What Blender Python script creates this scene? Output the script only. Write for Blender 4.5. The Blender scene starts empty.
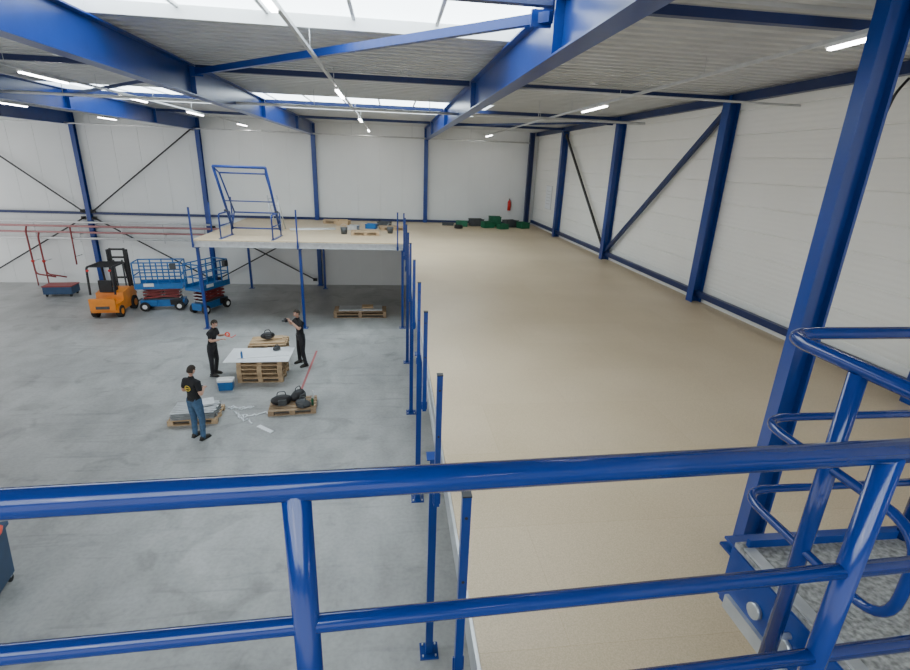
import bpy, bmesh, math, random
from mathutils import Vector, Matrix
random.seed(7)
Hc=6.65; MZ=Hc-3.1; CZ=Hc+1.7; BY=27.7; RX=7.75; GS=Hc/6.5
scn=bpy.context.scene
V=Vector
# ------------------------------------------------------------------ materials
def nt(name):
    m=bpy.data.materials.new(name); m.use_nodes=True
    n=m.node_tree; p=n.nodes['Principled BSDF']
    return m,n,p
def M(name,col,rough=.5,metal=0,var=0,scale=4,bump=0,emit=None,es=0,stretch=None):
    m,n,p=nt(name)
    p.inputs['Base Color'].default_value=(*col,1); p.inputs['Roughness'].default_value=rough
    p.inputs['Metallic'].default_value=metal
    if emit:
        p.inputs['Emission Color'].default_value=(*emit,1); p.inputs['Emission Strength'].default_value=es
    if var or bump:
        tc=n.nodes.new('ShaderNodeTexCoord'); mp=n.nodes.new('ShaderNodeMapping')
        if stretch: mp.inputs['Scale'].default_value=stretch
        n.links.new(tc.outputs['Object'],mp.inputs['Vector'])
        nz=n.nodes.new('ShaderNodeTexNoise'); nz.inputs['Scale'].default_value=scale; nz.inputs['Detail'].default_value=5
        n.links.new(mp.outputs[0],nz.inputs['Vector'])
        if var:
            r=n.nodes.new('ShaderNodeValToRGB')
            r.color_ramp.elements[0].position=.3; r.color_ramp.elements[1].position=.7
            r.color_ramp.elements[0].color=(*[c*(1-var) for c in col],1)
            r.color_ramp.elements[1].color=(*[min(1,c*(1+var)) for c in col],1)
            n.links.new(nz.outputs['Fac'],r.inputs[0]); n.links.new(r.outputs[0],p.inputs['Base Color'])
        if bump:
            b=n.nodes.new('ShaderNodeBump'); b.inputs['Strength'].default_value=bump; b.inputs['Distance'].default_value=.02
            n.links.new(nz.outputs['Fac'],b.inputs['Height']); n.links.new(b.outputs[0],p.inputs['Normal'])
    return m
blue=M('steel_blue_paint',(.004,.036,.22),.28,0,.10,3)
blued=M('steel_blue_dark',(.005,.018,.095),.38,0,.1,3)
blueg=M('rail_blue_gloss',(.003,.026,.175),.14,0,.08,5,.05)
galv=M('galvanised',(.55,.57,.58),.4,.7,.12,8)
pipeg=M('pipe_grey',(.62,.63,.63),.4,.3,.08,6)
pipep=M('pipe_pinkgrey',(.42,.20,.20),.5,0,.1,6)
white=M('white_paint',(.8,.81,.8),.45,0,.03,3)
black=M('black_plastic',(.015,.015,.017),.5,0,.2,10)
rubber=M('rubber',(.02,.02,.02),.8,0,.2,12)
orange=M('orange_paint',(.80,.25,.02),.4,0,.1,4)
red=M('red_paint',(.6,.02,.015),.4,0,.1,4)
dred=M('dark_red',(.25,.04,.04),.5,0,.1,4)
lblue=M('lift_blue',(.01,.13,.38),.4,0,.1,4)
wood=M('pallet_wood',(.48,.34,.20),.75,0,.25,6,.2,stretch=(1,8,1))
woodd=M('pallet_wood_dark',(.33,.23,.14),.8,0,.25,6,.2)
sheetm=M('white_sheet',(.82,.85,.87),.4,0,.03,2)
green=M('green_plastic',(.01,.13,.06),.5,0,.2,5)
card=M('cardboard',(.5,.35,.2),.8,0,.1,5)
plastic=M('clear_plastic_wrap',(.75,.78,.8),.25,0,.1,8,.4)
skin=M('skin',(.55,.32,.23),.5,0,.06,20)
lip=M('lips',(.4,.13,.11),.5); eyew=M('eye_white',(.8,.8,.8),.3); hairm=M('hair',(.03,.02,.012),.7,0,.3,60,.3)
shirtk=M('black_cotton',(.012,.012,.014),.85,0,.25,14,.3)
jeans=M('denim',(.05,.11,.20),.8,0,.2,18,.3)
workp=M('black_work_trousers',(.018,.018,.022),.8,0,.25,14,.3)
shoe=M('shoe_leather',(.03,.025,.02),.5,0,.2,14)
yel=M('print_yellow',(.75,.55,.05),.6)
tape=M('red_floor_tape',(.42,.12,.12),.5,0,.1,4)
salmon=M('salmon_red',(.9,.10,.06),.4,0,.05,4)
trolleyb=M('bin_blue',(.02,.06,.14),.45,0,.1,4)
dark=M('dark_grey',(.06,.065,.07),.6,0,.2,6)
emw=M('led_tube',(1,1,1),.3,emit=(1,.98,.95),es=30)
sky=M('skylight_polycarbonate',(.85,.9,.92),.3,0,.05,1.5,emit=(.82,.94,1.0),es=7.0)

def concrete():
    m,n,p=nt('concrete_floor'); L=n.links.new
    tc=n.nodes.new('ShaderNodeTexCoord')
    def noise(sc,det,st=None,dist=0,loc=(0,0,0)):
        mp=n.nodes.new('ShaderNodeMapping'); L(tc.outputs['Object'],mp.inputs[0]); mp.inputs['Location'].default_value=loc
        if st: mp.inputs['Scale'].default_value=st
        z=n.nodes.new('ShaderNodeTexNoise'); z.inputs['Scale'].default_value=sc; z.inputs['Detail'].default_value=det; z.inputs['Distortion'].default_value=dist
        L(mp.outputs[0],z.inputs[0]); return z
    def ramp(z,p0,c0,p1,c1):
        r=n.nodes.new('ShaderNodeValToRGB'); e=r.color_ramp.elements
        e[0].position=p0; e[0].color=(*c0,1); e[1].position=p1; e[1].color=(*c1,1); L(z.outputs['Fac'],r.inputs[0]); return r
    def mul(x,y):
        k=n.nodes.new('ShaderNodeMixRGB'); k.blend_type='MULTIPLY'; k.inputs[0].default_value=1
        L(x.outputs[0],k.inputs[1]); L(y.outputs[0],k.inputs[2]); return k
    a=ramp(noise(.35,9,None,.3),.3,(.31,.315,.31),.68,(.43,.44,.43))
    b0=noise(1.6,8,(1,.5,1),.3)
    b=ramp(b0,.3,(.80,.80,.79),.6,(1.05,1.05,1.05))
    c=ramp(noise(14,6),.3,(.90,.90,.90),.6,(1.04,1.04,1.04))
    d=ramp(noise(3.2,5,(.16,1.6,1),.8),.28,(.80,.80,.80),.42,(1,1,1))
    e=ramp(noise(.9,10,None,1.2,(7,3,0)),.33,(.78,.78,.77),.44,(1,1,1))
    x=mul(mul(mul(mul(a,b),c),d),e)
    L(x.outputs[0],p.inputs['Base Color'])
    mr=n.nodes.new('ShaderNodeMapRange'); mr.inputs[3].default_value=.28; mr.inputs[4].default_value=.5
    L(b0.outputs['Fac'],mr.inputs[0]); L(mr.outputs[0],p.inputs['Roughness'])
    return m
conc=concrete()
def chip():
    m,n,p=nt('particleboard'); L=n.links.new
    tc=n.nodes.new('ShaderNodeTexCoord')
    br=n.nodes.new('ShaderNodeTexBrick'); br.inputs['Scale'].default_value=1
    br.inputs['Brick Width'].default_value=2.4; br.inputs['Row Height'].default_value=1.2
    br.inputs['Mortar Size'].default_value=.003; br.inputs['Mortar Smooth'].default_value=.3
    br.inputs['Color1'].default_value=(.635,.505,.335,1); br.inputs['Color2'].default_value=(.66,.53,.36,1)
    br.inputs['Mortar'].default_value=(.57,.44,.28,1)
    L(tc.outputs['Object'],br.inputs['Vector'])
    def nz(sc,d,e0,e1,p0=.3,p1=.7):
        z=n.nodes.new('ShaderNodeTexNoise'); z.inputs['Scale'].default_value=sc; z.inputs['Detail'].default_value=d
        L(tc.outputs['Object'],z.inputs[0])
        r=n.nodes.new('ShaderNodeValToRGB'); e=r.color_ramp.elements
        e[0].position=p0; e[0].color=e0; e[1].position=p1; e[1].color=e1
        L(z.outputs['Fac'],r.inputs[0]); return r
    a=nz(95,4,(.86,.85,.82,1),(1.06,1.06,1.06,1),.35,.65); b=nz(.6,6,(.93,.92,.90,1),(1.05,1.06,1.08,1))
    m1=n.nodes.new('ShaderNodeMixRGB'); m1.blend_type='MULTIPLY'; m1.inputs[0].default_value=1
    m2=n.nodes.new('ShaderNodeMixRGB'); m2.blend_type='MULTIPLY'; m2.inputs[0].default_value=1
    L(br.outputs[0],m1.inputs[1]); L(a.outputs[0],m1.inputs[2]); L(m1.outputs[0],m2.inputs[1]); L(b.outputs[0],m2.inputs[2])
    L(m2.outputs[0],p.inputs['Base Color']); p.inputs['Roughness'].default_value=.45
    return m
chipm=chip()
def panel(name,col,axis_scale,strength):
    m,n,p=nt(name); L=n.links.new
    tc=n.nodes.new('ShaderNodeTexCoord')
    w=n.nodes.new('ShaderNodeTexWave'); w.wave_type='BANDS'; w.bands_direction='Z'; w.inputs['Scale'].default_value=axis_scale
    L(tc.outputs['Object'],w.inputs[0])
    b=n.nodes.new('ShaderNodeBump'); b.inputs['Strength'].default_value=strength; b.inputs['Distance'].default_value=.01
    L(w.outputs['Fac'],b.inputs['Height']); L(b.outputs[0],p.inputs['Normal'])
    z=n.nodes.new('ShaderNodeTexNoise'); z.inputs['Scale'].default_value=.8; L(tc.outputs['Object'],z.inputs[0])
    r=n.nodes.new('ShaderNodeValToRGB'); e=r.color_ramp.elements
    e[0].color=(*[c*.95 for c in col],1); e[1].color=(*[min(1,c*1.05) for c in col],1); L(z.outputs['Fac'],r.inputs[0]); L(r.outputs[0],p.inputs['Base Color'])
    p.inputs['Roughness'].default_value=.45
    return m
wallR=panel('wall_panel_right',(.84,.84,.79),3.0,.35)
wallB=panel('wall_panel_back',(.76,.78,.77),1.2,.12)
deckm=M('deck_steel',(.58,.59,.585),.45,.0,.06,2)
grate=M('anti_slip_grey',(.27,.265,.25),.7,0,.55,45,.6)

# ------------------------------------------------------------------ mesh builder
class MB:
    def __init__(s): s.v=[];s.f=[];s.mi=[];s.sm=[];s.mats=[];s.T=Matrix.Identity(4)
    def add(s,vs,fs,mat,smooth=False):
        if mat not in s.mats: s.mats.append(mat)
        k=s.mats.index(mat); o=len(s.v)
        s.v+=[s.T@V(v) for v in vs]
        for f in fs: s.f.append([i+o for i in f]); s.mi.append(k); s.sm.append(smooth)
    def box(s,c,d,mat,R=None):
        c=V(c); vs=[]
        for z in(-.5,.5):
            for x,y in((-.5,-.5),(.5,-.5),(.5,.5),(-.5,.5)):
                p=V((x*d[0],y*d[1],z*d[2])); vs.append(c+(R@p if R else p))
        s.add(vs,[(3,2,1,0),(4,5,6,7),(0,1,5,4),(1,2,6,5),(2,3,7,6),(3,0,4,7)],mat)
    def frame(s,a,b,up=(0,0,1)):
        a=V(a);b=V(b);d=(b-a).normalized();u=V(up)
        if abs(d.dot(u))>.98: u=V((0,1,0)) if abs(d.y)<.9 else V((1,0,0))
        x=d.cross(u).normalized(); u=x.cross(d).normalized()
        return a,b,d,x,u
    def prof(s,a,b,pts,mat,up=(0,0,1)):
        a,b,d,x,u=s.frame(a,b,up); n=len(pts)
        vs=[a+x*p[0]+u*p[1] for p in pts]+[b+x*p[0]+u*p[1] for p in pts]
        fs=[(i,(i+1)%n,(i+1)%n+n,i+n) for i in range(n)]+[tuple(range(n))[::-1],tuple(range(n,2*n))]
        s.add(vs,fs,mat)
    def bar(s,a,b,w,h,mat,up=(0,0,1)):
        s.prof(a,b,[(-w/2,-h/2),(w/2,-h/2),(w/2,h/2),(-w/2,h/2)],mat,up)
    def ibeam(s,a,b,H,B,tw,tf,mat,up=(0,0,1)):
        h=H/2;w=B/2;t=tw/2
        s.prof(a,b,[(-w,-h),(w,-h),(w,-h+tf),(t,-h+tf),(t,h-tf),(w,h-tf),(w,h),(-w,h),(-w,h-tf),(-t,h-tf),(-t,-h+tf),(-w,-h+tf)],mat,up)
    def channel(s,a,b,H,B,t,mat,up=(0,0,1)):
        h=H/2
        s.prof(a,b,[(0,-h),(B,-h),(B,-h+t),(t,-h+t),(t,h-t),(B,h-t),(B,h),(0,h)],mat,up)
    def tube(s,pts,r,mat,n=12,closed=False,flat=None):
        pts=[V(p) for p in pts]; N=len(pts); rs=r if isinstance(r,(list,tuple)) else [r]*N
        vs=[];prev=None
        for i,p in enumerate(pts):
            if closed: d=pts[(i+1)%N]-pts[i-1]
            else: d=pts[min(i+1,N-1)]-pts[max(i-1,0)]
            d.normalize()
            if prev is None:
                u=V((0,0,1)) if abs(d.z)<.9 else V((0,1,0)); x=d.cross(u).normalized()
            else: x=(prev-d*prev.dot(d)).normalized()
            prev=x; y=d.cross(x)
            for k in range(n):
                a=2*math.pi*k/n; vs.append(p+x*math.cos(a)*rs[i]+y*math.sin(a)*rs[i]*(flat or 1))
        fs=[]
        for i in range(N if closed else N-1):
            j=(i+1)%N
            for k in range(n): fs.append((i*n+k,i*n+(k+1)%n,j*n+(k+1)%n,j*n+k))
        s.add(vs,fs,mat,True)
        if not closed:
            s.add(vs[:n],[tuple(range(n))[::-1]],mat); s.add(vs[-n:],[tuple(range(n))],mat)
    def cyl(s,a,b,r,mat,n=16): s.tube([a,b],r,mat,n)
    def sph(s,c,r,mat,n=14,m=9,fn=None,R=None):
        if not isinstance(r,(tuple,list)): r=(r,r,r)
        c=V(c);vs=[]
        for i in range(m+1):
            th=math.pi*i/m
            for k in range(n):
                a=2*math.pi*k/n; p=V((math.sin(th)*math.cos(a)*r[0],math.sin(th)*math.sin(a)*r[1],math.cos(th)*r[2]))
                if fn: p=fn(p)
                vs.append(c+(R@p if R else p))
        fs=[(i*n+k,i*n+(k+1)%n,(i+1)*n+(k+1)%n,(i+1)*n+k) for i in range(m) for k in range(n)]
        s.add(vs,fs,mat,True)
    def build(s,name,loc=(0,0,0),rz=0,bevel=0,parent=None,g=0):
        if g: loc=(loc[0]*GS,loc[1]*GS,loc[2])
        me=bpy.data.meshes.new(name); me.from_pydata([tuple(v) for v in s.v],[],s.f)
        for m in s.mats: me.materials.append(m)
        for p,k,sm in zip(me.polygons,s.mi,s.sm): p.material_index=k; p.use_smooth=sm
        bm=bmesh.new(); bm.from_mesh(me); bmesh.ops.remove_doubles(bm,verts=bm.verts,dist=1e-5)
        bmesh.ops.recalc_face_normals(bm,faces=bm.faces); bm.to_mesh(me); bm.free()
        o=bpy.data.objects.new(name,me); scn.collection.objects.link(o); o.location=loc; o.rotation_euler[2]=rz
        if bevel:
            b=o.modifiers.new('bevel','BEVEL'); b.width=bevel; b.segments=2; b.limit_method='ANGLE'
        if parent: o.parent=parent
        return o
def fillet(pts,r,seg=7):
    pts=[V(p) for p in pts]; out=[pts[0]]
    for i in range(1,len(pts)-1):
        a=(pts[i-1]-pts[i]); b=(pts[i+1]-pts[i]); rr=min(r,a.length*.49,b.length*.49)
        p0=pts[i]+a.normalized()*rr; p2=pts[i]+b.normalized()*rr
        for k in range(seg+1):
            t=k/seg; out.append(p0*(1-t)**2+pts[i]*2*t*(1-t)+p2*t*t)
    out.append(pts[-1]); return out

# ------------------------------------------------------------------ shell
m=MB(); m.box((-6.8,9,-.1),(29.3,40,.2),conc); m.build('floor')
m=MB(); pts=[]; z=0
while z<CZ+.3:
    pts+=[(z,0),(z+.46,0),(z+.475,.022),(z+.487,.022)]; z+=.5
vs=[];
for y in(-8,BY+.2):
    for z,d in pts: vs.append((RX+d,y,z))
n=len(pts); m.add(vs,[(i,i+1,n+i+1,n+i) for i in range(n-1)],wallR)
m.box((RX+.14,(BY-7.8)/2,(CZ+.3)/2),(.2,BY+8.2,CZ+.4),white)
m.build('wall_right')
m=MB(); pts=[]; x=-21.6
while x<RX:
    pts+=[(x,0),(x+1.145,0),(x+1.150,.012),(x+1.162,.012)]; x+=1.166
vs=[]
for z in(0,CZ+.3):
    for x,d in pts: vs.append((x,BY+d,z))
n=len(pts); m.add(vs,[(i,i+1,n+i+1,n+i) for i in range(n-1)],wallB)
m.box((-6.8,BY+.15,CZ/2+.15),(29.4,.2,CZ+.4),white); m.build('wall_back')
def deck(m,x0,x1,y0,y1):
    vs=[];y=y0;prof=[]
    while y<y1-.01:
        for dy,dz in((0,0),(.12,0),(.14,.13),(.26,.13),(.28,0)):
            if y+dy<=y1+1e-6: prof.append((y+dy,dz))
        y+=.28
    for x in(x0,x1):
        for a,b in prof: vs.append((x,a,CZ+b))
    n=len(prof); m.add(vs,[(i,i+1,n+i+1,n+i) for i in range(n-1)],deckm)
m=MB()
SA=(4.6,8.1); SB=(16.3,20.5)
deck(m,-21.6,-9.8,-8,BY)
for x0,x1,hs in((-9.8,-4,[SB]),(-4,1.8,[(-4.5,-1),SA,SB]),(1.8,3.1,[SB]),(3.1,RX+.05,[])):
    y=-8
    for a,b in hs: deck(m,x0,x1,y,a); y=b
    deck(m,x0,x1,y,BY)
m.box((-6.8,10.2,CZ+.75),(29.4,36.9,.1),dark)
m.build('ceiling')
def skyl(x0,x1,y0,y1):
    m=MB(); z=CZ+.18
    m.box(((x0+x1)/2,(y0+y1)/2,z),(x1-x0,y1-y0,.03),sky)
    for y in(y0,y1): m.box(((x0+x1)/2,y,CZ+.09),(x1-x0,.04,.18),white)
    for x in(x0,x1): m.box((x,(y0+y1)/2,CZ+.09),(.04,y1-y0,.18),white)
    k=int((x1-x0)/1.16)
    for i in range(1,k): m.box((x0+(x1-x0)*i/k,(y0+y1)/2,z-.03),(.05,y1-y0,.04),white)
    return m
for i,a in enumerate([(-4,1.8,-4.5,-1),(-4,1.8,*SA),(-9.8,3.1,*SB)]): skyl(*a).build('window_%d'%(i+1))

# ------------------------------------------------------------------ steel frame
def col(x,y,z0,z1,H=.24,B=.2,web=(1,0,0),mat=blue,name='steel_column'):
    m=MB(); m.ibeam((0,0,0),(0,0,z1-z0),H,B,.012,.018,mat,web)
    m.box((0,0,.012),(H+.1,B+.12,.024),mat) ; m.build(name,(x,y,z0))
CY=[5.7,11.45,17.2,22.9]
for y in CY: col(7.6,y,0,CZ-.05,.26,.26)
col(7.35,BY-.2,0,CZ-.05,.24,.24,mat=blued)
CX=[1.76,-3.95,-9.45,-15.1]
for x in CX: col(x,BY-.14,0,CZ-.05,.22,.2,(0,1,0))
for x in CX+[-20.9]:
    m=MB(); m.ibeam((0,-8,0),(0,BY-.03,0),.56,.24,.014,.022,blue)
    for y in CY: m.box((0,y,0),(.22,.015,.5),blue)
    m.build('roof_rafter',(x,0,CZ-.34))
for y in CY+[0]:
    for k,(x0,x1) in enumerate(((-20.8,-15.25),(-14.95,-9.6),(-9.3,-4.1),(-3.8,1.61),(1.91,7.55))):
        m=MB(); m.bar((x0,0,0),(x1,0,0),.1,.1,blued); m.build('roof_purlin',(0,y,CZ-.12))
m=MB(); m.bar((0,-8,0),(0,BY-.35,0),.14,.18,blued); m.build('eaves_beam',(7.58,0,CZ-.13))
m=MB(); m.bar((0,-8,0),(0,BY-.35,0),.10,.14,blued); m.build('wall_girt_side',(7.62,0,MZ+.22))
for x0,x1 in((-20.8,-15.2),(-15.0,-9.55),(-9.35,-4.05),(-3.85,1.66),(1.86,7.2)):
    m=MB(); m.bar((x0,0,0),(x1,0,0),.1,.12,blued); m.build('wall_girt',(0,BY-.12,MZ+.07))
def brace(name,a,b,w,h,mat):
    m=MB(); a=V(a);b=V(b); m.bar((0,0,0),b-a,w,h,mat)
    d=(b-a).normalized()
    for t in(0,1):
        p=(b-a)*t; m.box(p+d*(.12 if t==0 else -.12),(.05,.12,.22) if abs(d.x)<.3 else (.22,.05,.16),mat)
    return m.build(name,a)
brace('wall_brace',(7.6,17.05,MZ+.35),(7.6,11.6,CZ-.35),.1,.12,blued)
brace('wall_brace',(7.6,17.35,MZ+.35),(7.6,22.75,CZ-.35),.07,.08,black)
for s in(-1,1):
    brace('wall_brace',(-15.1+.15*s,BY-.22,MZ+.1),(-15.1+5.5*s,BY-.22,CZ-.5),.05,.06,black)
    brace('wall_brace',(-15.1+.15*s,BY-.22,MZ-.1),(-15.1+5.5*s,BY-.22,.3),.05,.06,black)
brace('wall_brace',(-9.3,BY-.25,.3),(-4.1,BY-.25,MZ-.4),.05,.06,black)
brace('wall_brace',(-9.3,BY-.32,MZ-.4),(-4.1,BY-.32,.3),.05,.06,black)
brace('roof_brace',(-3.8,11.3,CZ-.22),(1.66,5.85,CZ-.22),.09,.1,blue)
brace('roof_brace',(-9.3,17.1,CZ-.22),(-4.1,11.6,CZ-.22),.06,.07,blued)
brace('roof_brace',(-14.9,11.6,CZ-.22),(-9.6,17.1,CZ-.22),.06,.07,blued)
brace('roof_brace',(1.95,22.7,CZ-.22),(7.4,17.4,CZ-.22),.06,.07,blued)

# ------------------------------------------------------------------ mezzanine
EX=.56; PL=-7.55
m=MB()
m.box(((EX+RX)/2,(BY-4)/2,MZ-.019),(RX-EX-.01,BY+4,.038),chipm)
m.box(((EX+PL)/2,(20+BY)/2,MZ-.019),(EX-PL,BY-20,.038),chipm)
m.build('mezzanine_floor')
m=MB()
m.channel((EX-.02,-4,MZ-.17),(EX-.02,19.95,MZ-.17),.26,.07,.008,galv)
m.channel((PL,19.98,MZ-.15),(EX-.1,19.98,MZ-.15),.22,.07,.008,galv)
m.channel((PL-.02,BY-.05,MZ-.15),(PL-.02,20,MZ-.15),.22,.07,.008,galv)
for y in range(-3,27,2): m.ibeam((EX+.1,y,MZ-.145),(RX-.1,y,MZ-.145),.2,.08,.006,.01,galv)
for y in(21.5,23.5,25.5,27.2): m.ibeam((PL+.1,y,MZ-.145),(EX-.1,y,MZ-.145),.2,.08,.006,.01,galv)
m.build('mezzanine_frame')
def mpost(x,y):
    m=MB(); m.bar((0,0,0),(0,0,MZ-.30),.1,.1,blue,(0,1,0)); m.box((0,0,.01),(.26,.26,.02),blue); m.box((0,0,MZ-.30),(.18,.18,.015),blue)
    for a in(-.09,.09):
        for b in(-.09,.09): m.cyl((a,b,.02),(a,b,.05),.012,galv,6)
    m.build('mezzanine_post',(x,y,0))
for y in(1.9,5.25,8.7,12.5,16.2): mpost(.49,y)
for x in(PL+.15,-3.6,.40): mpost(x,20.05)
for x in(PL+.15,-3.6): mpost(x,26.8)
def hpost(x,y,top=1.2,low=.28):
    m=MB(); m.bar((0,0,-low),(0,0,top),.055,.055,blue,(0,1,0)); m.box((0,0,top+.004),(.06,.06,.01),black)
    m.box((.0,0,-.2),(.08,.012,.12),blue)
    m.cyl((0,-.032,.55),(0,.032,.55),.01,black,8); m.cyl((0,-.032,1.05),(0,.032,1.05),.01,black,8)
    m.build('guardrail_post',(x,y,MZ))
for y in(.7,2.5,4.3,6.4,8.1,10.1,12.3,14.2,16.1,18.0,19.7): hpost(.44,y)
for x in(PL+.05,-3.65,.2): hpost(x,19.93)
hpost(PL-.08,22.5);hpost(PL-.08,25.5)
m=MB()
m.bar((.475,4.3,MZ+.06),(.475,19.9,MZ+.06),.012,.12,galv); m.build('kick_plate')
col(2.99,3.11,MZ,CZ-.05,.16,.14,(1,-.2,0))

# ------------------------------------------------------------------ viewing platform + handrails
PZ=Hc-1.6
LX0,LX1,LY=1.545,3.3,1.66
m=MB()
m.box((-.78,-.6,PZ-.02),(4.5,2.6,.04),grate)
m.channel((-3,.74,PZ-.15),(1.40,.74,PZ-.15),.26,.06,.01,blue)
for x in(-2.9,0.9): m.bar((x,-1.6,PZ-.1),(x,-1.6,MZ if x>0 else 0),.12,.12,blue,(0,1,0))
m.build('stair_platform')
m=MB()
m.box(((LX0+LX1)/2,(LY-1.9)/2,PZ+.0),(LX1-LX0,LY+1.9,.03),grate)
m.channel((LX0-.01,-1.9,PZ-.16),(LX0-.01,LY,PZ-.16),.30,.07,.012,blue)
m.channel((LX1,LY+.0,PZ-.16),(LX0,LY+.0,PZ-.16),.30,.07,.012,blue)
m.bar((LX0+.035,LY-.03,PZ+.03),(LX1,LY-.03,PZ+.03),.02,.05,blue)
m.bar((LX0-.02,.2,PZ-.27),(LX0-.02,LY-.05,PZ-.27),.02,.07,galv)
m.bar((LX0+.03,-1.9,PZ+.02),(LX0+.03,LY-.05,PZ+.02),.05,.012,galv)
for k in range(6): m.cyl((LX0-.03,.6+.17*k,PZ-.16),(LX0-.010,.6+.17*k,PZ-.16),.035,galv,12)
for k in range(1,5): m.box((3.3+.26*k-.13,.6,PZ-.3*k),(.28,1.9,.03),grate)
for y in(-.36,1.56): m.bar((3.3,y,PZ-.1),(4.75,y,MZ+.02),.01,.22,blue)
m.bar((LX1-.1,LY-.1,PZ-.28),(LX1-.1,LY-.1,MZ),.1,.1,blue,(0,1,0))
m.build('stair_landing')
RYf=lambda x:.705+.03*(x-.3)
m=MB()
m.tube([(-3,RYf(-3),Hc-.495),(1.42,RYf(1.42),Hc-.495)],.0235,blueg,18)
for dz in(.785,1.03): m.tube([(-3,RYf(-3),Hc-dz),(1.42,RYf(1.42),Hc-dz)],.0165,blueg,14)
for x in(-1.2,-.155,.955): m.tube([(x,RYf(x),PZ+.003),(x,RYf(x),Hc-.50)],.0235,blueg,16); m.cyl((x,RYf(x),PZ),(x,RYf(x),PZ+.012),.05,blue)
m.build('platform_handrail')
m=MB(); X0,Y0=1.46,1.62
m.tube(fillet([(3.3,Y0,Hc-.565),(X0,Y0,Hc-.565),(X0,-1.8,Hc-.565)],.14),.024,blueg,16)
m.tube(fillet([(3.3,Y0,Hc-.925),(X0,Y0,Hc-.925),(X0,.95,Hc-.925),(X0,.95,Hc-1.27),(X0,Y0,Hc-1.27),(3.3,Y0,Hc-1.27)],.13),.0165,blueg,14)
for p in((X0,1.28),(X0+.9,Y0),(3.25,Y0),(X0,.3)):
    m.tube([(p[0],p[1],PZ-.22 if p[0]==X0 else PZ+.02),(p[0],p[1],Hc-.58)],.028,blueg,16)
    if p[0]==X0:
        for dz in(.1,.2): m.cyl((X0,p[1],PZ-dz),(LX0-.01,p[1],PZ-dz),.012,galv,8)
m.build('stair_handrail')

# ------------------------------------------------------------------ luminaires
def track(x,ys,name='light_track'):
    m=MB(); m.bar((0,-6,0),(0,BY-.6,0),.05,.045,pipeg)
    for y in range(-4,27,3): m.cyl((0,y,0),(0,y,.28),.006,galv,6)
    m.build(name,(x,0,Hc+1.40))
    for y in ys:
        m=MB(); m.box((0,0,0),(.09,1.5,.04),white); m.box((0,0,-.03),(.06,1.46,.03),emw)
        m.build('led_batten_light',(x,y,Hc+1.355))
track(4.75,(-2,4.9,12.4,26)); track(-1.12,(-2,5.0,12.2,19.7,26.2)); track(-6.95,(5,12.1,15.8,20.3,26.2)); track(-12.7,(12,16,20,26.)); track(-18.5,(14,19,26.))
for y,h in((27.0,1.12),(14.5,1.25)):
    m=MB(); m.tube([(-21,y,Hc+h),(7.1,y,Hc+h)],.035,pipeg,10)
    for x in range(-20,7,3): m.cyl((x,y,Hc+h),(x,y,CZ-.02),.008,galv,6)
    m.build('sprinkler_pipe')
m=MB(); m.tube([(7.3,9,Hc+1.2),(2.2,9.6,Hc+1.3)],.02,pipeg,8); m.build('cable_conduit')
m=MB(); m.tube(fillet([(7.45,7.2,CZ-.3),(7.3,7.2,CZ-.5),(7.25,7.25,CZ-.95)],.1),.02,black,8); m.build('hanging_cable')

# ------------------------------------------------------------------ wall pipework
m=MB()
for z,mt,rr in((3.2,pipeg,.05),(3.0,pipep,.055),(2.7,pipep,.05),(2.4,pipeg,.06)):
    m.tube([(-20.7,BY-.48,z),(-8.6,BY-.48,z)],rr,mt,10)
for x in range(-20,-8,2): m.bar((x+.4,BY-.42,3.25),(x+.4,BY-.42,2.2),.04,.04,galv,(0,1,0)); m.bar((x+.4,BY-.42,2.6),(x+.4,BY-.02,2.6),.04,.04,galv)
m.build('service_pipes')
m=MB()
for x,zt,mt in((-17.9,2.95,dred),(-17.4,2.65,dred)):
    m.tube(fillet([(x,BY-.5,zt),(x,BY-.62,zt-.2),(x,BY-.62,.6),(x+.9,BY-.62,.45)],.2),.04,mt,10); m.cyl((x,BY-.62,0),(x,BY-.62,.7),.03,mt,10)
    for z in(1.2,): m.cyl((x,BY-.62,z),(x,BY-.62,z+.1),.07,red,12); m.bar((x,BY-.62,z+.05),(x,BY-.01,z+.05),.03,.03,galv)
m.tube([(-15.9,BY-.55,2.95),(-15.9,BY-.62,1.1)],.035,dred,10); m.bar((-15.9,BY-.62,1.5),(-15.9,BY-.01,1.5),.03,.03,galv)
m.build('sprinkler_riser')
m=MB(); m.box((0,0,.30),(1.2,.8,.35),trolleyb); m.box((0,0,.5),(1.25,.85,.05),dred)
for x in(-.5,.5):
    for y in(-.3,.3): m.cyl((x-.03,y,.08),(x+.03,y,.08),.08,rubber)
    m.box((x,0,.12),(.08,.7,.06),dark)
m.build('waste_skip',(-15.7,25.2,0),.1,.01)

# ------------------------------------------------------------------ goods: pallets
def pallet_into(m,z=0,L=1.2,W=.8,mt=None):
    mt=mt or wood
    for i in range(3):
        y=(-W/2+.05)+i*(W-.1)/2; m.box((0,y,z+.011),(L,.1,.022),mt)
        for x in(-L/2+.07,0,L/2-.07): m.box((x,y,z+.061),(.14,.1,.078),mt)
    for x in(-L/2+.07,0,L/2-.07): m.box((x,0,z+.111),(.14,W,.022),mt)
    for i in range(5): m.box((0,-W/2+.06+i*(W-.12)/4,z+.133),(L,.12,.022),mt)
def stack(name,loc,k,rz=0,L=1.2,W=.8,mt=None,g=1):
    m=MB()
    for i in range(k):
        m.T=Matrix.Translation((random.uniform(-.02,.02),random.uniform(-.02,.02),0))@Matrix.Rotation(random.uniform(-.02,.02),4,'Z')
        pallet_into(m,i*.1445,L,W,mt)
    return m.build(name,loc,rz,g=g)
stack('pallet_stack',(-3.98,14.85,0),5,0,1.35,1.0)
stack('pallet_stack',(-4.1,16.15,0),5,.05,1.2,.9)
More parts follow.
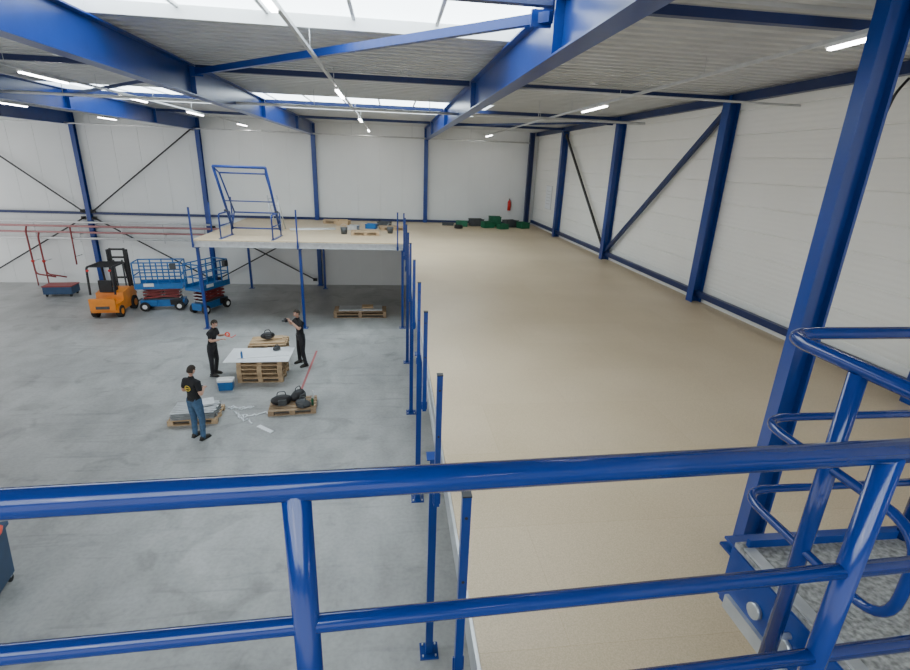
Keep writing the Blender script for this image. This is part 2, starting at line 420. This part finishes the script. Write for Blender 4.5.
m=MB(); m.box((0,0,.01),(1.9,1.2,.02),sheetm); m.box((.1,.15,.03),(1.5,.8,.02),sheetm,Matrix.Rotation(.12,3,'Z')); m.build('white_sheet',(-4.05,14.82,.725),.02,g=1)
m=MB()
for i in range(3): m.box((0,-.25+.25*i,.02),(1.1,.2,.04),card)
m.box((.3,.1,.065),(.3,.3,.05),wood); m.build('timber_boards',(-4.1,16.15,.725),.1,g=1)
def bag(name,loc,rz,s=1,mt=black):
    m=MB()
    def f(p): return V((p.x*(1+.12*math.sin(p.y*30)),p.y*(1+.1*math.cos(p.x*22)),max(p.z,-.12*s)))
    m.sph((0,0,.12*s),(.28*s,.16*s,.16*s),mt,18,10,f)
    m.tube(fillet([(-.12*s,0,.24*s),(-.1*s,.0,.38*s),(.1*s,0,.38*s),(.12*s,0,.24*s)],.06),.012,mt,8)
    m.box((0,-.16*s,.12*s),(.22*s,.05*s,.14*s),dark); m.build(name,loc,rz,g=1)
bag('tool_bag',(-4.1,16.1,.82),.4,.8); bag('tool_bag',(-3.62,15.15,.77),1,.5,dark)
stack('pallet',(-2.72,12.65,0),1,.1,1.25,.85,woodd)
bag('duffel_bag',(-3.0,12.6,.146),.3,1.0); bag('duffel_bag',(-2.62,12.9,.146),1.1,1.0); bag('backpack',(-2.42,12.42,.146),-.3,.8,dark)
def bottle(loc,c):
    m=MB(); m.tube([(0,0,0),(0,0,.17),(0,0,.21),(0,0,.235)],[.033,.033,.014,.013],c,12); m.cyl((0,0,.235),(0,0,.255),.016,white,10); m.build('bottle',loc,g=1)
bottle((-2.18,12.5,.146),green); bottle((-2.22,12.9,.146),plastic); bottle((-4.5,14.5,.768),lblue)
stack('pallet',(-5.05,12.25,0),1,.08,1.2,.85)
m=MB()
for i in range(7):
    for j in range(3): m.channel((-.55,-.33+.1*i,.03+.062*j),(.5+.05*(i%2),-.33+.1*i,.03+.062*j),.055,.08,.006,galv)
m.box((.1,.1,.22),(.6,.4,.05),plastic,Matrix.Rotation(.3,3,'Z')); m.build('steel_profile_bundle',(-5.05,12.25,.146),.08,g=1)
stack('pallet_stack',(-1.42,21.4,0),2,.02,2.3,.9,woodd)
m=MB(); m.box((0,0,.03),(1.9,.7,.06),galv); m.box((.3,.1,.09),(.5,.4,.06),card); m.build('steel_parts_stack',(-1.4,21.4,.29),.03,g=1)
m=MB(); m.prof((0,-.14,0),(0,.14,0),[(-.19,0),(.19,0),(.21,.27),(-.21,.27)],lblue); m.box((0,0,.30),(.44,.31,.06),white)
m.tube(fillet([(-.22,0,.2),(-.25,0,.36),(.25,0,.36),(.22,0,.2)],.05),.01,white,8); m.build('cool_box',(-4.85,13.95,0),.1,.008,g=1)
m=MB()
for s in range(5):
    p=[];x=-.5+.13*s;y=.15-.1*s
    for k in range(14): p.append((x,y,.012+.01*(k%2))); x+=random.uniform(.02,.08); y+=random.uniform(-.12,.1)
    m.tube(p,.03,plastic,6,flat=.35)
m.build('plastic_strapping',(-4.0,12.55,0),g=1)
m=MB(); m.box((0,0,.012),(.55,.12,.024),sheetm); m.build('white_offcut',(-3.2,11.5,0),-.7,.003,g=1)
m=MB(); m.box((0,0,.0015),(.07,3.5,.003),tape); m.build('floor_marking',(-2.70,15.3,0),0,g=1)

# wheelie bin at left
m=MB()
m.prof((0,-.36,0),(0,.36,0),[(-.24,.12),(.24,.12),(.30,1.0),(-.30,1.0)],trolleyb)
m.box((0,0,1.03),(.66,.8,.06),trolleyb); m.tube([(-.3,.43,1.02),(.3,.43,1.02)],.02,black,8)
for x in(-.2,.2):
    for y in(-.28,.28):
        m.cyl((x-.02,y,.06),(x+.02,y,.06),.06,rubber,14); m.box((x,y,.11),(.05,.06,.05),galv)
o=m.build('wheeled_bin',(-6.15,6.62,0),.2,.01,g=1)
m=MB(); m.tube(fillet([(-.25,-.1,.045),(.1,-.15,.05),(.28,0,.05),(.22,.2,.05)],.1),.045,salmon,10); m.box((-.02,.1,.05),(.42,.3,.10),salmon); m.build('red_hose',(-6.05,6.62,1.063),.2,g=1)

# ------------------------------------------------------------------ forklift (forward = +Y)
m=MB()
m.prof((-.52,0,0),(.52,0,0),[(y,z) for y,z in((.95,.25),(.95,.62),(.35,.62),(.30,.95),(-.35,1.02),(-.75,1.0),(-1.0,.85),(-1.05,.30),(-.8,.22))],orange)
m.box((0,-1.02,.62),(.96,.12,.5),orange); m.box((0,-1.09,.5),(.5,.03,.12),dark)
m.box((0,-.25,1.08),(.5,.5,.12),black); m.box((0,-.5,1.3),(.48,.1,.45),black)
m.tube([(0,.55,.7),(0,.35,1.15)],.025,black,8)
m.tube([(.15*math.cos(a),.33+.05*math.sin(a),1.17+.13*math.sin(a)) for a in [i*math.pi/8 for i in range(16)]],.014,black,6,closed=True)
for x in(-.46,.46):
    m.tube(fillet([(x,.72,.6),(x,.45,2.1),(x,-.75,2.12),(x,-.85,1.0)],.12),.045,black,8)
for i in range(7): m.bar((-.46,.4-.18*i,2.13),(.46,.4-.18*i,2.13),.03,.05,black)
for x in(-.33,.33):
    m.channel((x,1.08,.1),(x,1.08,2.55),.13,.08*(1 if x<0 else -1),.02,black,(0,1,0))
    m.channel((x*.75,1.1,.15),(x*.75,1.1,2.6),.1,.06*(1 if x<0 else -1),.015,black,(0,1,0))
    m.cyl((x*.5,1.02,.2),(x*.5,1.02,2.1),.035,dark,10)
    m.bar((x*.9,1.25,.08),(x*.9,2.1,.06),.1,.04,dark); m.bar((x*.9,1.24,.06),(x*.9,1.24,.6),.1,.04,dark,(0,1,0))
for z in(.4,1.3,2.2,2.55): m.box((0,1.1,z),(.62,.05,.08),black)
for z in(.25,.6): m.box((0,1.2,z),(.95,.05,.08),dark)
for x,y,rr in((-.5,.62,.3),(.5,.62,.3),(-.46,-.68,.25),(.46,-.68,.25)):
    s=1 if x>0 else -1
    m.cyl((x-.09*s,y,rr),(x+.09*s,y,rr),rr,rubber,22); m.cyl((x+.09*s,y,rr),(x+.10*s,y,rr),rr*.55,orange,16)
for x in(-.4,.4): m.cyl((x,-.8,2.0),(x,-.86,2.0),.05,red,10)
o=m.build('forklift',(-11.65,21.8,0),.08,.012,g=1)

# ------------------------------------------------------------------ scissor lifts
def slift(loc,rz,L,W,h,body,rail,arm):
    m=MB()
    m.box((0,0,.32),(L*.92,W*.62,.3),body); m.box((0,0,.5),(L*.75,W*.5,.08),dark)
    m.box((L*.3,-W*.34,.36),(L*.26,.06,.24),black); m.box((-L*.25,-W*.34,.36),(L*.3,.06,.24),body)
    for x in(-L*.36,L*.36):
        for s in(-1,1):
            m.cyl((x,s*W*.30,.2),(x,s*W*.46,.2),.2,rubber,20); m.cyl((x,s*W*.46,.2),(x,s*W*.47,.2),.1,white,14)
    n=3; z0=.56; dz=(h-z0-.1)/n
    for s in(-1,1):
        for i in range(n):
            for sg in(-1,1):
                m.bar((-L*.38*sg,s*(W*.24+.03*sg),z0+dz*i),(L*.38*sg,s*(W*.24+.03*sg),z0+dz*(i+1)),.03,.07,arm)
            for x in(-L*.38,0,L*.38): m.cyl((x,-W*.28,z0+dz*(i+(.5 if x==0 else 0))),(x,W*.28,z0+dz*(i+(.5 if x==0 else 0))),.025,galv,8)
    m.box((0,0,h),(L,W,.1),body)
    for s in(-1,1):
        for z in(.5,.8,1.1): m.tube([(-L/2+.02,s*(W/2-.03),h+z),(L/2-.02,s*(W/2-.03),h+z)],.028,rail,8)
        for k in range(5): x=-L/2+.03+k*(L-.06)/4; m.tube([(x,s*(W/2-.03),h),(x,s*(W/2-.03),h+1.1)],.028,rail,8)
        m.box((0,s*(W/2-.01),h+.12),(L,.015,.15),rail)
    for s in(-1,1):
        for z in(.55,1.1): m.tube([(s*(L/2-.03),-W/2+.03,h+z),(s*(L/2-.03),W/2-.03,h+z)],.028,rail,8)
    m.box((L*.35,-W/2-.06,h+.95),(.22,.14,.25),dark); m.box((-L*.2,-W/2-.01,h+.14),(.4,.02,.14),white)
    m.build('scissor_lift',loc,rz,.006,g=1)
slift((-9.93,22.4,0),.14,1.9,.9,1.05,lblue,lblue,dred)
slift((-7.95,22.2,0),1.15,1.75,.85,1.10,lblue,lblue,dred)

# ------------------------------------------------------------------ pallet safety gate on platform
m=MB()
for x in(-.98,.98):
    m.tube(fillet([(x,0.1,0),(x,.1,.95),(x,1.3,.95),(x,1.3,0)],.12),.03,blue,10)
    m.tube([(x,.1,.5),(x,1.3,.5)],.025,blue,8); m.bar((x,0,.02),(x,1.4,.02),.1,.03,blue)
    m.tube([(x*.96,1.35,.25),(x*.96,.0,2.68)],.050,blue,10)
    m.tube([(x*.86,1.45,.9),(x*.86,.28,2.45)],.030,blue,10)
    m.tube([(x*.96,1.3,.3),(x*.86,1.45,.95)],.026,blue,8); m.tube([(x*.96,0,2.66),(x*.86,.28,2.45)],.026,blue,8)
    m.cyl((x-.06,.9,1.0),(x+.06,.9,1.0),.05,dark,12)
m.tube([(-.95,.0,2.68),(.95,.0,2.68)],.052,blue,10); m.tube([(-.85,.28,2.45),(.85,.28,2.45)],.03,blue,10)
m.tube([(-.85,1.45,.9),(.85,1.45,.9)],.03,blue,8); m.tube([(-.94,1.35,.28),(.94,1.35,.28)],.03,blue,8); m.tube([(-.9,.7,1.4),(.9,.7,1.4)],.022,blue,8)
m.build('pallet_gate',(-5.6,20.15,MZ),-.05)
m=MB(); m.tube([(-.2,0,0),(-.35,.1,1.5)],.025,galv,8); m.tube([(.2,0,0),(.05,.1,1.5)],.025,galv,8)
for k in range(5): m.tube([(-.2-.025*k,.017*k,.25+.28*k),(.2-.025*k,.017*k,.25+.28*k)],.015,galv,6)
m.tube([(-.2,.7,0),(-.35,.1,1.5)],.02,galv,6); m.tube([(.2,.7,0),(.05,.1,1.5)],.02,galv,6)
m.build('step_ladder',(-5.0,22.9,MZ))

def crate(name,loc,s,mt,rz=0,lid=None):
    m=MB(); a,b,c=s; t=.02
    m.box((0,0,t/2),(a,b,t),mt)
    for k in(-1,1): m.box((k*(a/2-t/2),0,c/2),(t,b,c),mt); m.box((0,k*(b/2-t/2),c/2),(a,t,c),mt)
    m.box((0,b/2,c),(a+.03,.03,.03),mt); m.box((0,-b/2,c),(a+.03,.03,.03),mt)
    m.box((0,0,c*.7),(a*.85,b*.85,.05),lid or dark); m.build(name,loc,rz)
Z=MZ
for x,y,s,mt,nm in((3.6,26.2,(.6,.5,.25),green,'storage_crate'),(4.4,26.5,(.7,.5,.35),dark,'storage_crate'),(4.9,25.8,(.6,.4,.3),green,'storage_crate'),(5.4,26.5,(.6,.5,.5),green,'storage_crate'),(5.6,25.4,(.5,.4,.25),green,'storage_crate'),(6.2,26.3,(.7,.5,.35),dark,'storage_crate'),(6.8,25.9,(.5,.5,.3),green,'storage_crate'),(2.9,26.5,(.6,.4,.12),dark,'storage_crate'),
    (-1.0,24.5,(.5,.4,.2),lblue,'storage_crate'),(-2.4,25.5,(.6,.5,.22),card,'cardboard_box'),(-1.8,23.8,(.45,.4,.2),galv,'storage_crate'),(-.4,25.6,(.6,.5,.2),dark,'storage_crate')):
    crate(nm,(x,y,Z),s,mt,random.uniform(-.4,.4))
for x,y in((-2.9,26.4),(-1.2,22.4),(.0,24.2)): stack('pallet',(x,y,Z),1,random.uniform(-.2,.2),g=0)
for x,y in((-2.1,22.4),(-.1,22.9)):
    m=MB(); m.tube([(0,0,0),(0,0,.28)],[.12,.15],dark,16); m.tube([( .15*math.cos(a),.0,.28+.15*math.sin(a)) for a in [math.pi*i/8 for i in range(9)]],.006,galv,6); m.build('bucket',(x,y,Z))
m=MB()
for k in range(5): m.tube([(-1,-.2+.09*k,.03),(1,-.2+.1*k+.05*(k%2),.03)],.025,pipeg if k%2 else white,8)
m.build('steel_tubes',(-3.6,23.6,Z),.25)
m=MB(); 
for k in range(4): m.tube([(.2*math.cos(a),.2*math.sin(a),.03+.04*k) for a in [i*math.pi/8 for i in range(16)]],.022,black,6,closed=True)
m.build('cable_coil',(3.3,25.2,Z))
m=MB(); m.tube([(0,0,0),(0,0,.45),(0,0,.52),(0,0,.56)],[.09,.09,.05,.03],red,16); m.box((0,0,.6),(.05,.14,.05),black); m.tube(fillet([(0,.05,.6),(.12,.05,.5),(.1,.02,.15)],.08),.012,black,8)
m.box((0,.12,.3),(.06,.06,.3),dred); m.build('fire_extinguisher',(6.35,BY-.2,Z+.75))
m=MB(); m.box((0,0,.55),(.03,.92,1.12),pipeg); m.box((-.02,0,.55),(.01,.88,1.08),sheetm)
for k in range(5): m.box((-.027,0,.25+.15*k),(.004,.6,.03),pipeg)
m.build('notice_board',(RX-.02,24.9,Z+1.1))

# ------------------------------------------------------------------ people (local: faces +Y)
def skin_surface(verts,edges,radii):
    me=bpy.data.meshes.new('tmp'); me.from_pydata(verts,edges,[]); o=bpy.data.objects.new('tmp',me); scn.collection.objects.link(o)
    md=o.modifiers.new('s','SKIN'); md.use_smooth_shade=True
    for i,r in enumerate(radii): me.skin_vertices[0].data[i].radius=(r,r)
    me.skin_vertices[0].data[0].use_root=True
    sb=o.modifiers.new('ss','SUBSURF'); sb.levels=2; sb.render_levels=2
    dg=bpy.context.evaluated_depsgraph_get(); e=o.evaluated_get(dg); em=e.to_mesh()
    vs=[v.co.copy() for v in em.vertices]; fs=[tuple(p.vertices) for p in em.polygons]
    e.to_mesh_clear(); bpy.data.objects.remove(o); bpy.data.meshes.remove(me)
    return vs,fs
def segd(p,a,b):
    ab=b-a; t=max(0,min(1,(p-a).dot(ab)/ab.length_squared)); return (p-(a+ab*t)).length
def person(name,loc,rz,elb,wri,kne,ank,pants,hp=0,hy=0,lean=0,logo=False,scale=1.0):
    ly=lambda z:lean*max(0,z-.95)
    P=lambda x,y,z:V((x,y+ly(z),z))
    vs=[P(0,0,.98),P(0,0,1.12),P(0,0,1.29),P(0,0,1.42),P(0,0,1.51),P(0,.01,1.60)]
    rs=[.140,.132,.158,.132,.064,.054]; ed=[(0,1),(1,2),(2,3),(3,4),(4,5)]
    segs=[(0,1,'s'),(1,2,'s'),(2,3,'s'),(3,4,'s'),(4,5,'k')]
    for i,s in enumerate((-1,1)):
        E=V(elb[i]);W=V(wri[i]);S=P(s*.18,0,1.43); o=len(vs)
        vs+=[S,S.lerp(E,.55),S.lerp(E,.72),E,E.lerp(W,.35),W]; rs+=[.078,.066,.048,.045,.043,.028]
        ed+=[(3,o)]+[(o+k,o+k+1) for k in range(5)]
        segs+=[(3,o,'s'),(o,o+1,'s'),(o+1,o+2,'k'),(o+2,o+3,'k'),(o+3,o+4,'k'),(o+4,o+5,'k')]
        K=V(kne[i]);A=V(ank[i]);H=V((s*.095,0,.90)); o=len(vs)
        vs+=[H,H.lerp(K,.45),K,K.lerp(A,.35),A]; rs+=[.112,.098,.073,.069,.056]
        ed+=[(0,o)]+[(o+k,o+k+1) for k in range(4)]
        segs+=[(0,o,'p')]+[(o+k,o+k+1,'p') for k in range(4)]
    sv,sf=skin_surface([tuple(v) for v in vs],ed,rs)
    m=MB(); groups={'s':[], 'k':[], 'p':[]}
    def near(p): return min(segs,key=lambda g:segd(p,vs[g[0]],vs[g[1]])-(rs[g[0]]+rs[g[1]])*.4)
    nv=[]
    for p in sv:
        g=near(p); q=p.copy()
        if max(g[0],g[1])<4 : c=ly(q.z); q.y=c+(q.y-c)*.78
        nv.append(q)
    for f in sf:
        c=sum((sv[i] for i in f),V((0,0,0)))/len(f); t=near(c)[2]
        if t=='s' and c.z<.99: t='p'
        groups[t].append(f)
    for t,mt in(('s',shirtk),('k',skin),('p',pants)): m.add(nv,groups[t],mt,True)
    m.tube([(.146*math.cos(a),.115*math.sin(a)+ly(1),1.0) for a in [i*math.pi/10 for i in range(20)]],.012,black,6,closed=True)
    for i in range(2):
        A=V(ank[i]); sx=.12*(-1 if i==0 else 1)*.25
        f=V((sx,1,0)).normalized()
        m.tube([A+f*t+V((0,0,z-A.z)) for t,z in((-.085,.05),(-.06,.055),(.02,.06),(.1,.045),(.16,.036),(.185,.033))],[.025,.047,.05,.046,.036,.015],shoe,12)
        m.box(A+f*.05+V((0,0,.012-A.z)),(.085,.27,.024),black,Matrix.Rotation(-sx,3,'Z'))
        m.tube([A+V((0,0,-.05)),A+V((0,0,.07))],[.054,.060],pants,12)
    for i,s in enumerate((-1,1)):
        E=V(elb[i]);W=V(wri[i]); d=(W-E).normalized(); up=V((0,0,1)); c=d.cross(up)
        c=c.normalized() if c.length>.2 else V((1,0,0)); n=c.cross(d).normalized()
        R=Matrix((c,d,n)).transposed()
        m.sph(W+d*.045,(.04,.056,.017),skin,12,8,None,R)
        for k,ln in enumerate((.068,.078,.073,.056)):
            b=W+d*.082+c*(-.029+.0195*k)*1.0; p=[b-d*.02,b,b+d*ln*.4-n*.006,b+d*ln*.72-n*.028,b+d*ln*.78-n*.05]
            m.tube(p,[.009,.0095,.009,.008,.005],skin,8)
        tc=-s; b=W+d*.025+c*tc*.03
        m.tube([b-c*tc*.01,b+d*.02+c*tc*.018,b+d*.045+c*tc*.022-n*.012,b+d*.062+c*tc*.012-n*.022],[.013,.0125,.011,.006],skin,8)
    HR=Matrix.Rotation(hy,3,'Z')@Matrix.Rotation(-hp,3,'X'); hc=P(0,.02,1.70)+V((0,hp*.05,-hp*.02))
    def hf(p):
        q=p.copy()
        if q.z<-.01:
            t=min(1,(-q.z-.01)/.1); q.x*=1-.34*t; q.y=q.y*(1-.12*t)+.012*t
        if q.y>0: q.y*=.94
        if q.y>.05 and abs(q.x)<.022 and -.05<q.z<.012: q.y+=.022*(1-abs(q.x)/.022)*(1-abs(q.z+.03)/.045 if q.z>-.075 else 0)
        if q.y>.05 and abs(abs(q.x)-.032)<.016 and abs(q.z-.004)<.016: q.y-=.006
        return q
    m.sph(hc,(.077,.098,.118),skin,32,24,hf,HR)
    def hp_(x,y,z): return hc+HR@V((x,y,z))
    for s in(-1,1):
        m.sph(hp_(s*.031,.078,.004),.0125,eyew,10,8); m.sph(hp_(s*.031,.088,.004),.0055,black,8,6)
        m.tube([hp_(s*.015,.089,.024),hp_(s*.034,.086,.028),hp_(s*.05,.074,.023)],.004,hairm,6)
        m.sph(hp_(s*.078,-.005,-.005),(.010,.02,.032),skin,10,8,None,HR)
    m.tube([hp_(-.024,.079,-.062),hp_(0,.088,-.060),hp_(.024,.079,-.062)],[.003,.007,.003],lip,8)
    n,mm=32,20; hv=[];hfz=[]
    for i in range(mm+1):
        th=math.pi*i/mm
        for k in range(n):
            a=2*math.pi*k/n; hv.append(V((math.sin(th)*math.cos(a)*.083,math.sin(th)*math.sin(a)*.105,math.cos(th)*.127)))
    for i in range(mm):
        for k in range(n):
            f=(i*n+k,i*n+(k+1)%n,(i+1)*n+(k+1)%n,(i+1)*n+k); c=sum((hv[j] for j in f),V((0,0,0)))/4
            if c.z>.06-.0*c.y and c.y>.03 or (c.y<=.03 and c.z>.02) or (c.y<-.02 and c.z>-.06): hfz.append(f)
    m.add([hc+HR@(p*1.0) for p in hv],hfz,hairm,True)
    if logo:
        pts=[]
        for k in range(20):
            a=2*math.pi*k/20; x=.075*math.cos(a); z=1.31+.06*math.sin(a)
            pts.append((x,-.126+1.0*x*x+ly(z),z))
        m.tube(pts,.008,yel,6,closed=True); m.tube([(-.05,-.124+ly(1.31),1.31),(0,-.127+ly(1.31),1.31),(.05,-.124+ly(1.31),1.31)],.010,yel,6)
    o=m.build(name,loc,rz,g=1); o.scale=(scale,)*3
    return o
person('worker',(-4.66,11.2,0),math.radians(-28),[(-.27,-.03,1.17),(.27,-.03,1.17)],[(-.13,.20,1.17),(.10,.22,1.20)],
   [(-.11,.02,.5),(.13,.03,.5)],[(-.12,0,.09),(.15,-.02,.09)],jeans,hp=.35,logo=True,scale=1.06)
m=MB(); m.box((0,0,0),(.16,.07,.012),black,Matrix.Rotation(.5,3,'X')); m.box((0,0,.007),(.14,.06,.004),dark,Matrix.Rotation(.5,3,'X')); m.build('smartphone',(-4.55,11.46,1.26),math.radians(-28),.002,g=1)
person('worker',(-5.5,15.0,0),math.radians(-100),[(-.24,.14,1.22),(.25,.12,1.20)],[(-.15,.40,1.30),(.14,.38,1.24)],
   [(-.11,.05,.5),(.13,.01,.5)],[(-.12,-.03,.09),(.14,.0,.09)],workp,hp=.3,lean=.18,scale=1.02)
m=MB(); m.tube([(.06*math.cos(a),0,.06*math.sin(a)) for a in [i*math.pi/8 for i in range(16)]],.022,salmon,8,closed=True); m.tube([(0,0,-.06),(.12,0,-.10),(.25,0,-.02)],.012,salmon,6); m.build('tape_roll',(-4.98,14.94,1.38),g=1)
person('worker',(-2.98,15.75,0),math.radians(125),[(-.28,.16,1.27),(.29,.16,1.30)],[(-.12,.30,1.47),(.11,.30,1.50)],
   [(-.15,.04,.5),(.14,.03,.5)],[(-.19,-.01,.09),(.18,.0,.09)],workp,hp=.1,lean=.08,scale=1.08)
m=MB(); m.box((0,0,0),(.15,.08,.10),black); m.cyl((0,.04,0),(0,.12,0),.035,dark,14); m.box((0,0,.06),(.05,.05,.03),black); m.build('photo_camera',(-3.36,15.48,1.66),math.radians(125),.006,g=1)

# ------------------------------------------------------------------ world
w=bpy.data.worlds.new('w'); scn.world=w; w.use_nodes=True
w.node_tree.nodes['Background'].inputs[0].default_value=(.98,.99,1,1); w.node_tree.nodes['Background'].inputs[1].default_value=1.8

# ------------------------------------------------------------------ camera
cd=bpy.data.cameras.new('camera'); cam=bpy.data.objects.new('camera',cd); scn.collection.objects.link(cam); scn.camera=cam
cd.sensor_width=36; cd.lens=36*497/910; cd.clip_start=.02; cd.clip_end=200
zx=V((-.1240,-.9383,.3271)).normalized(); xx=V((.9922,-.1189,.0362)); xx=(xx-zx*xx.dot(zx)).normalized(); yy=zx.cross(xx)
R=Matrix((xx,yy,zx)).transposed().to_4x4(); cam.matrix_world=Matrix.Translation((0,0,Hc))@R
